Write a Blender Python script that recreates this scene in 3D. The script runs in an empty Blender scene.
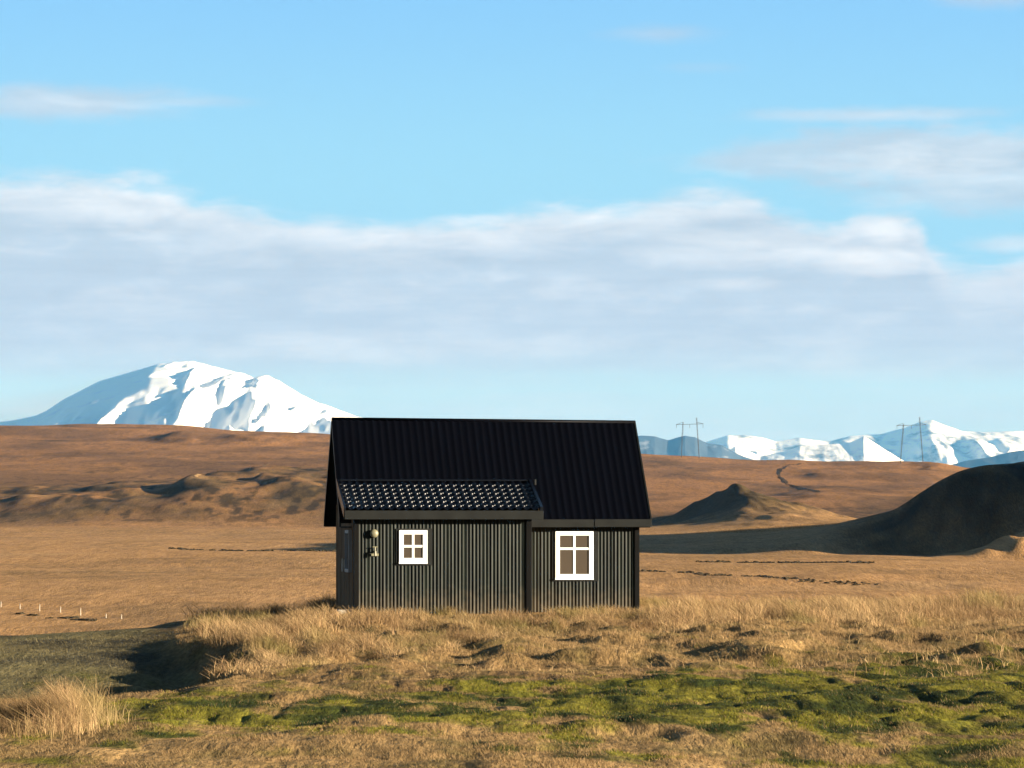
import bpy, bmesh, math, random
import numpy as np
from mathutils import Vector, Matrix

random.seed(7)
rng = np.random.default_rng(11)
R = math.radians
scn = bpy.context.scene
COL = scn.collection

# ------------------------------------------------------------------ camera constants
EYE = 2.35            # eye height above the ground at the cottage (z = 0 there)
F = 4000.0            # focal length in pixels of a 1024 px wide frame (a long lens)
HV = 518.0            # image row of the horizon
SUN_AZ, SUN_EL = 67.0, 10.5     # sun: degrees to the right of straight behind the camera, elevation
sun_dir = Vector((math.sin(R(SUN_AZ)) * math.cos(R(SUN_EL)), -math.cos(R(SUN_AZ)) * math.cos(R(SUN_EL)), math.sin(R(SUN_EL))))

# ------------------------------------------------------------------ helpers
def tag(o, label=None, cat=None, group=None, kind=None):
    if label: o['label'] = label
    if cat: o['category'] = cat
    if group: o['group'] = group
    if kind: o['kind'] = kind
    return o

def empty(name, loc=(0, 0, 0), rz=0.0):
    o = bpy.data.objects.new(name, None)
    COL.objects.link(o)
    o.location = loc
    o.rotation_euler = (0, 0, rz)
    return o

class MB:
    """collects quads and boxes, then links them as ONE mesh object"""
    def __init__(s):
        s.v = []; s.f = []
    def poly(s, pts):
        i = len(s.v); s.v += [tuple(p) for p in pts]; s.f.append(tuple(range(i, i + len(pts))))
    def box(s, x0, x1, y0, y1, z0, z1, m=None):
        c = [(x0, y0, z0), (x1, y0, z0), (x1, y1, z0), (x0, y1, z0), (x0, y0, z1), (x1, y0, z1), (x1, y1, z1), (x0, y1, z1)]
        if m is not None: c = [tuple(m @ Vector(p)) for p in c]
        i = len(s.v); s.v += c
        s.f += [tuple(i + k for k in q) for q in ((0, 3, 2, 1), (4, 5, 6, 7), (0, 1, 5, 4), (1, 2, 6, 5), (2, 3, 7, 6), (3, 0, 4, 7))]
    def prism(s, prof, x0, x1):
        """prof: (y, z) outline, counter-clockwise seen from +x; extruded along x"""
        n = len(prof); i = len(s.v)
        s.v += [(x0, p[0], p[1]) for p in prof] + [(x1, p[0], p[1]) for p in prof]
        s.f.append(tuple(i + k for k in reversed(range(n)))); s.f.append(tuple(i + n + k for k in range(n)))
        for k in range(n):
            a, b = i + k, i + (k + 1) % n
            s.f.append((a, b, b + n, a + n))
    def bar(s, p, q, r, n=8, r2=None):
        p, q = Vector(p), Vector(q); r2 = r if r2 is None else r2
        d = (q - p).normalized(); a = d.orthogonal().normalized(); b = d.cross(a)
        i = len(s.v)
        for c, rr in ((p, r), (q, r2)):
            for k in range(n):
                t = 2 * math.pi * k / n
                s.v.append(tuple(c + a * math.cos(t) * rr + b * math.sin(t) * rr))
        for k in range(n):
            s.f.append((i + k, i + (k + 1) % n, i + n + (k + 1) % n, i + n + k))
        s.f.append(tuple(i + k for k in reversed(range(n)))); s.f.append(tuple(i + n + k for k in range(n)))
    def build(s, name, mat, parent=None, smooth=False, bevel=0.0):
        me = bpy.data.meshes.new(name)
        me.from_pydata(s.v, [], s.f); me.update()
        if bevel:
            bm = bmesh.new(); bm.from_mesh(me)
            bmesh.ops.bevel(bm, geom=bm.edges[:], offset=bevel, segments=2, affect='EDGES', profile=0.5, clamp_overlap=True)
            bm.to_mesh(me); bm.free()
        o = bpy.data.objects.new(name, me); COL.objects.link(o)
        me.materials.append(mat)
        if smooth: me.polygons.foreach_set('use_smooth', [True] * len(me.polygons))
        if parent: o.parent = parent
        return o

def np_mesh(name, verts, faces, mat, colors=None, smooth=True):
    """verts (n,3), faces (m,k) with one k, colors (n,3)"""
    me = bpy.data.meshes.new(name)
    nv, (nf, k) = len(verts), faces.shape
    me.vertices.add(nv); me.vertices.foreach_set('co', verts.astype(np.float32).ravel())
    me.loops.add(nf * k); me.loops.foreach_set('vertex_index', faces.astype(np.int32).ravel())
    me.polygons.add(nf); me.polygons.foreach_set('loop_start', np.arange(0, nf * k, k, dtype=np.int32))
    me.polygons.foreach_set('use_smooth', np.full(nf, smooth, dtype=bool))
    if colors is not None:
        a = me.color_attributes.new('albedo', 'FLOAT_COLOR', 'POINT')
        c = np.ones((nv, 4), np.float32); c[:, :3] = colors
        a.data.foreach_set('color', c.ravel())
    me.update(calc_edges=True)
    me.materials.append(mat)
    o = bpy.data.objects.new(name, me); COL.objects.link(o)
    return o

# ------------------------------------------------------------------ noise (numpy)
def _hash(ix, iy, seed):
    h = (ix.astype(np.int64) * 374761393 + iy.astype(np.int64) * 668265263 + seed * 974634541) & 0xffffffff
    h = ((h ^ (h >> 13)) * 1274126177) & 0xffffffff
    h = h ^ (h >> 16)
    return (h & 0xffff) / 65535.0
def vnoise(x, y, seed=0):
    x = np.asarray(x, float); y = np.asarray(y, float)
    ix, iy = np.floor(x), np.floor(y); fx, fy = x - ix, y - iy
    fx = fx * fx * fx * (fx * (fx * 6 - 15) + 10); fy = fy * fy * fy * (fy * (fy * 6 - 15) + 10)
    a = _hash(ix, iy, seed); b = _hash(ix + 1, iy, seed); c = _hash(ix, iy + 1, seed); d = _hash(ix + 1, iy + 1, seed)
    return (a + (b - a) * fx + (c - a) * fy + (a - b - c + d) * fx * fy) * 2 - 1
def fbm(x, y, seed=0, oct=4, gain=0.5):
    s = 0; a = 1.0; t = 0
    for k in range(oct):
        s = s + a * vnoise(x * 2 ** k + 17.3 * k, y * 2 ** k - 9.1 * k, seed + k); t += a; a *= gain
    return s / t
def sstep(a, b, x):
    t = np.clip((np.asarray(x, float) - a) / (b - a), 0, 1); return t * t * (3 - 2 * t)

# ------------------------------------------------------------------ terrain
YN = [-600, -200, -60, 0, 20, 32, 42, 54, 66, 78, 92, 98, 112, 200]
ZN = [6.0, -0.5, -1.6, -1.68, -1.82, -2.0, -2.08, -2.19, -2.26, -2.29, -2.33, -2.35, -2.40, -2.5]
YB = [40, 58, 66, 74, 80, 83, 86, 97, 106, 112]           # left edge of the bank the cottage stands on
XB = [-3.8, -3.9, -4.2, -4.5, -4.8, -5.6, -6.2, -7.2, -7.8, -8]
YF = np.log([100, 140, 200, 300, 420, 600, 900, 1500, 1750, 2000, 2600, 4000, 5000, 7000, 12000, 60000])
ZL = [-3.0, -6.0, -9.0, -10.5, -10.0, -8.6, -6.6, -4.4, 6.0, 18.0, 38.0, 88.0, 80, 40, 0, 0]
ZR = [-3.0, -6.0, -9.0, -10.5, -10.0, -8.6, -6.6, -4.4, -1.5, 2.0, 16.0, 60.0, 50, 20, 0, 0]
CU = [-900, -300, 0, 180, 330, 480, 640, 730, 790, 830, 870, 900, 930, 960, 1024, 1300, 2000]
CV = [410, 420, 426, 429, 433.5, 443, 455, 459.5, 459.5, 461, 460.5, 460, 462, 466, 474, 480, 470]
# right-hand mound: profile against bearing (pixels), height above the plain
MU = [600, 680, 760, 820, 850, 895, 917, 940, 959, 977, 1024, 1050, 1085, 1150, 1250, 1400]
MH = [0, 0.4, 1.6, 3.4, 5.2, 8.0, 10.8, 13.9, 16.0, 17.2, 17.9, 20.5, 30.0, 36.0, 30.0, 10.0]

def scarp(x, y, x0, y0, x1, y1, A, w, L):
    """a bank that steps up going right across the line (x0,y0)-(x1,y1), then fades away to the right"""
    t = np.clip((y - y0) / (y1 - y0), -1, 2)
    xl = x0 + (x1 - x0) * t + 2.2 * w * vnoise(y / (9 * w), x / (30 * w), 71)
    d = x - xl
    env = sstep(-0.35, 0.1, t) * (1 - sstep(0.8, 1.3, t))
    up = 1 / (1 + np.exp(-np.clip(d / w, -30, 30)))
    return (0.62 if y0 < 2000 else 0.55) * A * env * up * np.exp(-np.clip(d, 0, None) / L) * (1 + 0.15 * vnoise(x / 11, y / 45, 72))

def px(u, Y): return (u - 512.0) / F * Y

SCARPS = [  # (u0,Y0) -> (u1,Y1), height, steepness, fade
    (176, 1680, 246, 2150, 13, 3.6, 120), (66, 1640, 128, 1960, 7.5, 3.4, 70), (14, 1620, 34, 1850, 6, 3.4, 60), (112, 1720, 142, 1840, 4, 3.0, 45),
    (246, 1680, 264, 1850, 3.6, 2.6, 30), (274, 1690, 300, 1880, 4.2, 2.8, 34), (302, 1740, 312, 1900, 3.2, 2.8, 30),
    (-60, 1650, -20, 1900, 6, 4, 60), (330, 1650, 350, 1900, 5, 4, 60), (400, 1650, 430, 1900, 5, 4, 60), (500, 1650, 530, 1900, 4, 4, 60),
    (228, 3100, 250, 3300, 10, 6, 60), (165, 3150, 178, 3350, 12, 6, 60), (276, 3250, 300, 3420, 8, 7, 60), (812, 3000, 820, 3200, 8, 6, 60), (925, 3300, 930, 3500, 8, 5, 40),
    (790, 2300, 800, 2700, 6, 5, 60), (838, 1480, 842, 1560, 4, 2, 14)]
HOLLOWS = [(620, 92, 15, 3.0, .40), (362, 69, 24, 2.6, .50), (566, 94, 12, 2, .18), (412, 83, 10, 2, .2), (296, 73, 18, 3.2, .45)]
def ground_raw(x, y):
    x = np.asarray(x, float); y = np.asarray(y, float)
    zn = np.interp(y, YN, ZN)
    xb = np.interp(y, YB, XB) + 0.45 * vnoise(y / 2.3, y * 0 + 3.3, 5) + 0.25 * vnoise(x / 0.9, y / 0.9, 6)
    dip = sstep(0, 1.7, xb - x) * sstep(50, 60, y)
    floor = 0.78 - 0.48 * sstep(64, 92, y) - 0.18 * sstep(-13, -6, x) * sstep(80, 100, y)
    ed = xb - x
    zn = zn - dip * floor - 0.32 * np.exp(-((ed - 1.5) / 1.1) ** 2) * sstep(52, 62, y) * (1 - sstep(80, 88, y))
    bank = sstep(0.2, 1.2, x - xb)
    tus = np.clip(vnoise(x / 1.1, y / 2.3, 301) + 0.5 * vnoise(x / 0.45, y / 1.0, 302), -0.5, 1)
    zn = zn + 0.17 * tus * bank * sstep(58, 68, y) * (1 - sstep(96, 106, y))
    zn = zn + 0.055 * np.abs(vnoise(x / 0.8, y / 1.7, 303)) * sstep(30, 36, y) * (1 - sstep(58, 66, y))
    zn = zn + (0.045 * np.abs(vnoise(x / 0.36, y / 0.8, 305)) + 0.028 * np.clip(vnoise(x / 0.7, y / 1.3, 306), 0, 1)) * sstep(38, 43, y) * (1 - sstep(58, 66, y)) * sstep(-4.6, -3.6, x)
    un = 512 + F * x / np.maximum(y, 20)
    for (hu, hy, ru, ry, dd) in HOLLOWS:
        zn = zn - dd * np.exp(-((un - hu) / ru) ** 2 - ((y - hy) / ry) ** 2)
    yy = np.maximum(y, 60.0)
    u = 512 + F * x / yy
    ly = np.log(np.maximum(y, 100.0))
    wl = 1 - sstep(330, 640, u)
    zl, zr = np.interp(ly, YF, ZL), np.interp(ly, YF, ZR)
    zf = zl * wl + zr * (1 - wl)
    z4 = 88.0 * wl + 60.0 * (1 - wl)
    zf = zf + (518 - np.interp(u, CU, CV) - z4) * sstep(2300, 4000, y) * (1 - sstep(5200, 8000, y))
    cst = 94 + 6 * sstep(-11, -8, x) + 9 * sstep(-7, 0, x)
    t = sstep(0, 38, y - cst)
    z = zn * (1 - t) + zf * t
    # right-hand mound
    sh = np.clip((u - 1040) * 0.8, 0, 30)  # unseen crest past the frame, raised and brought forward to shade the flank
    env = sstep(748, 800, y + sh + 14 * vnoise(x / 18, y / 40, 31)) * (1 - sstep(960, 1200, y))
    mh = 0.25 * np.interp(u - 12, MU, MH) + 0.5 * np.interp(u, MU, MH) + 0.25 * np.interp(u + 12, MU, MH)
    z = z + mh * env * (1 + 0.05 * vnoise(x / 9, y / 30, 33))
    z = z + np.interp(u, [930, 965, 1024, 1100, 1180], [0, 1.0, 4.8, 6.5, 2]) * sstep(690, 735, y + 8 * vnoise(x / 6, y / 14, 35)) * (1 - sstep(742, 770, y)) * (1 + 0.2 * vnoise(x / 3, y / 9, 36))
    # small pointed mound beyond the plain
    def cone(uc, Yc, H, wl_, wr_, wy, p=1.0):
        dx = x - px(uc, Yc); dy = (y - Yc) / wy
        ax = np.where(dx < 0, -dx / wl_, dx / wr_)
        return H * np.exp(-(np.sqrt(ax * ax + dy * dy + 0.02)) ** p * 1.3) * (1 + 0.16 * fbm(x / 9, y / 50, 88, 3))
    m = (y > 1100) & (y < 2300)
    z = z + np.where(m, cone(733, 1470, 21.0, 15, 22, 210), 0) + np.where(m, cone(790, 1500, 7.5, 14, 24, 150, 1.6), 0) + np.where(m, cone(690, 1560, 3.5, 14, 20, 60, 1.5), 0)
    for (u0, Y0, u1, Y1, A, w, L) in SCARPS:
        z = z + np.where(y > 1300, scarp(x, y, px(u0, Y0), Y0, px(u1, Y1), Y1, A, w, L), 0)
    return z
BUMPS = [(0.5, .022), (1.3, .055), (3.2, .11), (8.0, .22), (24.0, .55), (75.0, 1.5), (240.0, 4.0)]
def ground_z(x, y):
    x = np.asarray(x, float); y = np.asarray(y, float)
    z = ground_raw(x, y)
    near = 1 - sstep(110, 170, y)
    for i, (l, a) in enumerate(BUMPS):
        spc = np.interp(y, [0, 140, 141, 1300, 1301, 4300, 4301], [.0055, .0055, .0046, .0046, .0022, .0022, .02])
        w = np.clip((l / (spc * np.abs(y) + 0.05) - 1.6) / 2.0, 0, 1)
        k = a * (1 - near * (0.0 if l < 2 else (0.45 if l < 4 else 0.85)))
        if 20 < l < 100: k = k * (1 - 0.75 * sstep(1400, 1520, y) * (1 - sstep(2100, 2500, y)))
        if l < 10: k = k * (1 + (1.8 if l < 5 else 0.7) * sstep(1450, 1550, y) * (1 - sstep(2000, 2300, y)))
        hill = 0.4 + 0.6 * sstep(1200, 1700, y) if l > 20 else 1.0
        z = z + w * k * hill * vnoise(x / l + 3.1 * i, y / (l * (1.6 if l < 20 else 1.2)) - 7.7 * i, 40 + i)
    # level pad under the cottage
    pad = np.exp(-(np.clip(np.abs(x + 0.4) - 4.2, 0, None) / 0.8) ** 2 - (np.clip(np.abs(y - 102) - 5.0, 0, None) / 0.9) ** 2)
    return z * (1 - pad) + (-2.36) * pad + EYE

def green_amount(x, y):
    """where the short turf is green and mossy rather than straw coloured"""
    u = 512 + F * x / np.maximum(y, 20)
    v = HV + F * 2.08 / np.maximum(y, 20)
    n = fbm(x / 0.55, y / 1.5, 90, 4) * 1.15 + 0.45 * fbm(x / 2.4, y / 5, 97, 3)
    yc = np.interp(u, [0, 110, 300, 500, 700, 1024], [44, 46.5, 47.5, 50, 53, 61])
    band = np.exp(-((y - yc) / (5.6 + 4.0 * sstep(300, 800, u))) ** 2) * (0.45 + 0.55 * sstep(80, 150, u))
    low = 0.80 * sstep(420, 820, u) * (1 - sstep(50, 58, y)) + 0.16 * (1 - sstep(0, 300, u)) * (1 - sstep(36, 42, y))
    return np.clip((band * 1.05 + low + n * 0.95 - 0.40) * 2.2, 0, 1) * (1 - sstep(70, 82, y))

def mixc(a, b, t):
    return a * (1 - t[..., None]) + np.array(b) * t[..., None]
STRAW = np.array((0.235, 0.150, 0.062)); GREEN = (0.110, 0.106, 0.009); DKGREEN = (0.018, 0.026, 0.005)
def ground_color(x, y):
    n1 = fbm(x / 6.0, y / 9.0, 50, 4); n2 = fbm(x / 60.0, y / 130.0, 55, 4); n3 = fbm(x / 22, y / 60, 58, 4)
    u = 512 + F * x / np.maximum(y, 60)
    c = np.broadcast_to(STRAW, x.shape + (3,)).copy()
    c = mixc(c, (0.135, 0.082, 0.036), np.clip(0.45 + n1 * 1.5, 0, 1) * 0.75)
    n0 = fbm(x / 0.55, y / 1.5, 52, 4)
    c = mixc(c, (0.10, 0.075, 0.028), np.clip(n0 * 2.2 - 0.05, 0, 1) * 0.75 * (y < 130))
    # the plain and the hills beyond
    far = sstep(112, 140, y)
    plain = mixc(np.broadcast_to(np.array((0.350, 0.198, 0.082)), x.shape + (3,)), (0.29, 0.168, 0.070), np.clip(0.4 + n3 * 1.5, 0, 1))
    plain = mixc(plain, (0.15, 0.095, 0.045), np.clip(fbm(x / 9, y / 60, 61, 3) * 1.6 - 0.45, 0, 1) * 0.5)
    hill = mixc(np.broadcast_to(np.array((0.265, 0.135, 0.053)), x.shape + (3,)), (0.16, 0.086, 0.038), np.clip(0.35 + n2 * 1.8, 0, 1))
    hill = mixc(hill, (0.085, 0.052, 0.026), np.clip(fbm(x / 45, y / 160, 63, 4) * 2.6 - 0.75, 0, 1) * 0.85)
    plain = mixc(plain, hill, sstep(1350, 1650, y))
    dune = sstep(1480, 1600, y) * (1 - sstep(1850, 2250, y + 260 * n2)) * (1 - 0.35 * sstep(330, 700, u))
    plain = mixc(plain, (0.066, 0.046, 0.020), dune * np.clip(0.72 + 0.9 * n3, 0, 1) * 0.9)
    mott = fbm(x / 4.0, y / 20.0, 171, 4) + 0.6 * fbm(x / 14.0, y / 50.0, 175, 3)
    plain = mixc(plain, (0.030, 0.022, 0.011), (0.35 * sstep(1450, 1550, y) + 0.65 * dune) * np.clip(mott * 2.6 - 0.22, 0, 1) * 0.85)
    plain = mixc(plain, (0.20, 0.12, 0.05), dune * np.clip(-mott * 2.2 - 0.35, 0, 1) * 0.5)
    strk = fbm(x / 30.0, y / 26.0, 181, 4)
    plain = mixc(plain, (0.12, 0.078, 0.036), (1 - sstep(1400, 1600, y)) * np.clip(strk * 2.6 - 0.5, 0, 1) * 0.4)
    plain = mixc(plain, (0.36, 0.22, 0.10), (1 - sstep(1400, 1600, y)) * np.clip(-strk * 2.2 - 0.45, 0, 1) * 0.6)
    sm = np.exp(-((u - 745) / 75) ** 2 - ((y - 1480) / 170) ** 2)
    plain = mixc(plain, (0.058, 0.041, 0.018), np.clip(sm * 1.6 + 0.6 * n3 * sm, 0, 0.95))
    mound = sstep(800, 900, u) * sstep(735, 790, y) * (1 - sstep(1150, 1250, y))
    plain = mixc(plain, (0.030, 0.020, 0.008), mound * np.clip(0.85 + 0.5 * n1, 0, 1))  # dark heath, colour lowered further to deepen the mound's shade
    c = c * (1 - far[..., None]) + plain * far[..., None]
    # worn grey-green track below the bank on the left
    xb = np.interp(y, YB, XB)
    tr = sstep(0.9, 1.9, xb - x) * sstep(57, 64, y) * (1 - sstep(112, 125, y))
    c = mixc(c, (0.115, 0.096, 0.044), tr * np.clip(0.93 + 0.25 * n1, 0, 1))
    c = mixc(c, (0.034, 0.030, 0.020), tr * np.clip(fbm(x / 2.6, y / 6.5, 66, 4) * 2.4 - 0.15, 0, 1) * 0.85)
    reflect_strip = sstep(-75, -60, y) * (1 - sstep(-9, -4, y))
    c = mixc(c, (0.035, 0.036, 0.038), reflect_strip)  # unseen dark strip behind the camera, added for the panes to reflect
    g = green_amount(x, y) * (y < 84)
    c = mixc(c, GREEN, g * 0.85)
    c = mixc(c, DKGREEN, g * np.clip(fbm(x / 0.7, y / 2.0, 77, 3) * 2.8 + 0.18 + 0.35 * sstep(-1, 4, x) * np.exp(-((y - 55) / 5.0) ** 2), 0, 1) * 0.9)  # darker green moss, with self-shadow of the cushions painted in
    return c

# ------------------------------------------------------------------ materials
def new_mat(name):
    m = bpy.data.materials.new(name); m.use_nodes = True
    nt = m.node_tree; b = nt.nodes['Principled BSDF']
    return m, nt, b
def lnk(nt, a, b): nt.links.new(a, b)

def plain_mat(name, col, rough=0.6, var=0.25, scale=(4, 4, 4), bump=0.0, spec=0.5, metallic=0.0, coat=0.0):
    m, nt, b = new_mat(name)
    tc = nt.nodes.new('ShaderNodeTexCoord'); mp = nt.nodes.new('ShaderNodeMapping'); mp.inputs['Scale'].default_value = scale
    nz = nt.nodes.new('ShaderNodeTexNoise'); nz.inputs['Scale'].default_value = 1.0; nz.inputs['Detail'].default_value = 6
    lnk(nt, tc.outputs['Object'], mp.inputs['Vector']); lnk(nt, mp.outputs['Vector'], nz.inputs['Vector'])
    mr = nt.nodes.new('ShaderNodeMapRange'); mr.inputs['From Min'].default_value = 0.3; mr.inputs['From Max'].default_value = 0.7
    mr.inputs['To Min'].default_value = 1 - var; mr.inputs['To Max'].default_value = 1 + var
    lnk(nt, nz.outputs['Fac'], mr.inputs['Value'])
    vm = nt.nodes.new('ShaderNodeVectorMath'); vm.operation = 'SCALE'; vm.inputs[0].default_value = col
    lnk(nt, mr.outputs['Result'], vm.inputs['Scale']); lnk(nt, vm.outputs['Vector'], b.inputs['Base Color'])
    b.inputs['Roughness'].default_value = rough; b.inputs['Specular IOR Level'].default_value = spec; b.inputs['Metallic'].default_value = metallic
    b.inputs['Coat Weight'].default_value = coat
    if bump:
        bp = nt.nodes.new('ShaderNodeBump'); bp.inputs['Strength'].default_value = bump; bp.inputs['Distance'].default_value = 0.01
        lnk(nt, nz.outputs['Fac'], bp.inputs['Height']); lnk(nt, bp.outputs['Normal'], b.inputs['Normal'])
    return m

def attr_mat(name, rough=0.9, transl=0.0, noise=None, spec=0.2):
    m, nt, b = new_mat(name)
    at = nt.nodes.new('ShaderNodeAttribute'); at.attribute_name = 'albedo'
    src = at.outputs['Color']
    if noise:
        tc = nt.nodes.new('ShaderNodeTexCoord')
        for (sx, sy, amp, det) in noise:
            mp = nt.nodes.new('ShaderNodeMapping'); mp.inputs['Scale'].default_value = (sx, sy, sx)
            nz = nt.nodes.new('ShaderNodeTexNoise'); nz.inputs['Scale'].default_value = 1; nz.inputs['Detail'].default_value = det
            lnk(nt, tc.outputs['Object'], mp.inputs['Vector']); lnk(nt, mp.outputs['Vector'], nz.inputs['Vector'])
            mr = nt.nodes.new('ShaderNodeMapRange'); mr.inputs['From Min'].default_value = 0.3; mr.inputs['From Max'].default_value = 0.7
            mr.inputs['To Min'].default_value = 1 - amp; mr.inputs['To Max'].default_value = 1 + amp
            lnk(nt, nz.outputs['Fac'], mr.inputs['Value'])
            vm = nt.nodes.new('ShaderNodeVectorMath'); vm.operation = 'SCALE'
            lnk(nt, src, vm.inputs[0]); lnk(nt, mr.outputs['Result'], vm.inputs['Scale']); src = vm.outputs['Vector']
    lnk(nt, src, b.inputs['Base Color'])
    b.inputs['Roughness'].default_value = rough; b.inputs['Specular IOR Level'].default_value = spec
    if transl:
        t = nt.nodes.new('ShaderNodeBsdfTranslucent'); mx = nt.nodes.new('ShaderNodeMixShader'); mx.inputs[0].default_value = transl
        lnk(nt, src, t.inputs['Color']); lnk(nt, b.outputs[0], mx.inputs[1]); lnk(nt, t.outputs[0], mx.inputs[2])
        lnk(nt, mx.outputs[0], nt.nodes['Material Output'].inputs['Surface'])
    return m

M_ground = attr_mat('dry_heath', 0.95, noise=[(11.0, 3.0, 0.40, 6), (2.4, 0.14, 0.30, 4), (0.5, 0.06, 0.18, 4)], spec=0.05)
nt_ = M_ground.node_tree; tc_ = nt_.nodes.new('ShaderNodeTexCoord'); mp_ = nt_.nodes.new('ShaderNodeMapping'); mp_.inputs['Scale'].default_value = (3.2, 0.55, 2)
nz_ = nt_.nodes.new('ShaderNodeTexNoise'); nz_.inputs['Scale'].default_value = 1; nz_.inputs['Detail'].default_value = 7; nz_.inputs['Roughness'].default_value = 0.65
bp_ = nt_.nodes.new('ShaderNodeBump'); bp_.inputs['Strength'].default_value = 0.8; bp_.inputs['Distance'].default_value = 0.22
lnk(nt_, tc_.outputs['Object'], mp_.inputs['Vector']); lnk(nt_, mp_.outputs['Vector'], nz_.inputs['Vector']); lnk(nt_, nz_.outputs['Fac'], bp_.inputs['Height']); lnk(nt_, bp_.outputs['Normal'], nt_.nodes['Principled BSDF'].inputs['Normal'])
M_grass = attr_mat('grass_blades', 0.75, transl=0.25, spec=0.25)
M_heath = attr_mat('heather', 0.95, spec=0.1)

# corrugated, black painted sheet with worn stripes
def sheet_mat(name, col, rough, var, wear=None, spec=0.5, dirt=False):
    m, nt, b = new_mat(name); b.inputs['Specular IOR Level'].default_value = spec
    tc = nt.nodes.new('ShaderNodeTexCoord')
    mp = nt.nodes.new('ShaderNodeMapping'); mp.inputs['Scale'].default_value = (7.0, 0.6, 0.55)
    nz = nt.nodes.new('ShaderNodeTexNoise'); nz.inputs['Scale'].default_value = 1; nz.inputs['Detail'].default_value = 5; nz.inputs['Roughness'].default_value = 0.7
    lnk(nt, tc.outputs['Object'], mp.inputs['Vector']); lnk(nt, mp.outputs['Vector'], nz.inputs['Vector'])
    cr = nt.nodes.new('ShaderNodeValToRGB'); cr.color_ramp.elements[0].position = 0.35; cr.color_ramp.elements[1].position = 0.72
    lo = [c * (1 - var) for c in col]; hi = wear or [c * (1 + var) for c in col]
    cr.color_ramp.elements[0].color = (*lo, 1); cr.color_ramp.elements[1].color = (*hi, 1)
    lnk(nt, nz.outputs['Fac'], cr.inputs['Fac']); lnk(nt, cr.outputs['Color'], b.inputs['Base Color'])
    if dirt:      # splashed earth on the lowest hand's breadth of the sheets
        sp = nt.nodes.new('ShaderNodeSeparateXYZ'); lnk(nt, tc.outputs['Object'], sp.inputs[0])
        n2 = nt.nodes.new('ShaderNodeTexNoise'); n2.inputs['Scale'].default_value = 5; n2.inputs['Detail'].default_value = 5; lnk(nt, tc.outputs['Object'], n2.inputs['Vector'])
        ad = nt.nodes.new('ShaderNodeMath'); ad.operation = 'MULTIPLY_ADD'; ad.inputs[1].default_value = -1.1; lnk(nt, n2.outputs['Fac'], ad.inputs[0]); lnk(nt, sp.outputs[2], ad.inputs[2])
        m2 = nt.nodes.new('ShaderNodeMapRange'); m2.inputs['From Min'].default_value = 0.1; m2.inputs['From Max'].default_value = -0.45; m2.inputs['To Max'].default_value = 0.42
        lnk(nt, ad.outputs[0], m2.inputs['Value'])
        mx = nt.nodes.new('ShaderNodeMix'); mx.data_type = 'RGBA'; mx.inputs[7].default_value = (0.075, 0.055, 0.032, 1)
        lnk(nt, m2.outputs['Result'], mx.inputs[0]); lnk(nt, cr.outputs['Color'], mx.inputs[6]); lnk(nt, mx.outputs[2], b.inputs['Base Color'])
    mr = nt.nodes.new('ShaderNodeMapRange'); mr.inputs['To Min'].default_value = rough + 0.12; mr.inputs['To Max'].default_value = rough - 0.08
    lnk(nt, nz.outputs['Fac'], mr.inputs['Value']); lnk(nt, mr.outputs['Result'], b.inputs['Roughness'])
    return m
M_clad = sheet_mat('black_corrugated_cladding', (0.0058, 0.0088, 0.0085), 0.42, 0.4, wear=(0.0155, 0.0200, 0.0150), spec=0.10, dirt=True)
M_roof = sheet_mat('black_roof_sheet', (0.0010, 0.0012, 0.0024), 0.45, 0.3, spec=0.045)
M_tile = sheet_mat('black_glossy_tile_sheet', (0.0014, 0.0018, 0.0035), 0.19, 0.3, spec=0.5)
M_black = plain_mat('black_corner_shade', (0.003, 0.003, 0.003), 0.7, 0.3, (3, 3, 3), spec=0.08)  # near-black corner boards; shade at the left corner put into the colour
M_board = plain_mat('dark_tarred_board', (0.19, 0.125, 0.075), 0.85, 0.35, (14, 14, 0.8), bump=0.4, spec=0.2)
M_trim = plain_mat('dark_grey_trim', (0.0075, 0.0085, 0.008), 0.7, 0.3, (3, 3, 3), spec=0.15)
M_white = plain_mat('white_window_paint', (0.80, 0.80, 0.77), 0.5, 0.05, (6, 6, 6))
M_grey = plain_mat('pale_grey_paint', (0.15, 0.14, 0.085), 0.5, 0.15, (9, 9, 9))
M_conc = plain_mat('old_concrete', (0.30, 0.27, 0.22), 0.9, 0.3, (5, 5, 5), bump=0.5)
M_post = plain_mat('bleached_wood', (0.34, 0.29, 0.22), 0.8, 0.2, (9, 9, 2))
M_steel = plain_mat('weathered_steel', (0.03, 0.035, 0.04), 0.7, 0.2, (1, 1, 1), metallic=0.0)
M_iron = plain_mat('dull_iron', (0.10, 0.10, 0.085), 0.5, 0.2, (9, 9, 9), metallic=0.3)

def glass_mat():
    m, nt, b = new_mat('window_glass')
    b.inputs['Base Color'].default_value = (0.034, 0.022, 0.012, 1); b.inputs['Roughness'].default_value = 0.5
    g = nt.nodes.new('ShaderNodeBsdfGlossy'); g.inputs['Roughness'].default_value = 0.03; g.inputs['Color'].default_value = (0.9, 0.9, 0.9, 1)
    mx = nt.nodes.new('ShaderNodeMixShader')
    fr = nt.nodes.new('ShaderNodeFresnel'); fr.inputs['IOR'].default_value = 1.9
    lnk(nt, fr.outputs[0], mx.inputs[0]); lnk(nt, b.outputs[0], mx.inputs[1]); lnk(nt, g.outputs[0], mx.inputs[2])
    lnk(nt, mx.outputs[0], nt.nodes['Material Output'].inputs['Surface'])
    return m
M_glass = glass_mat()
M_curtain = plain_mat('tan_blind', (0.12, 0.085, 0.055), 0.9, 0.15, (4, 4, 1))

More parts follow.
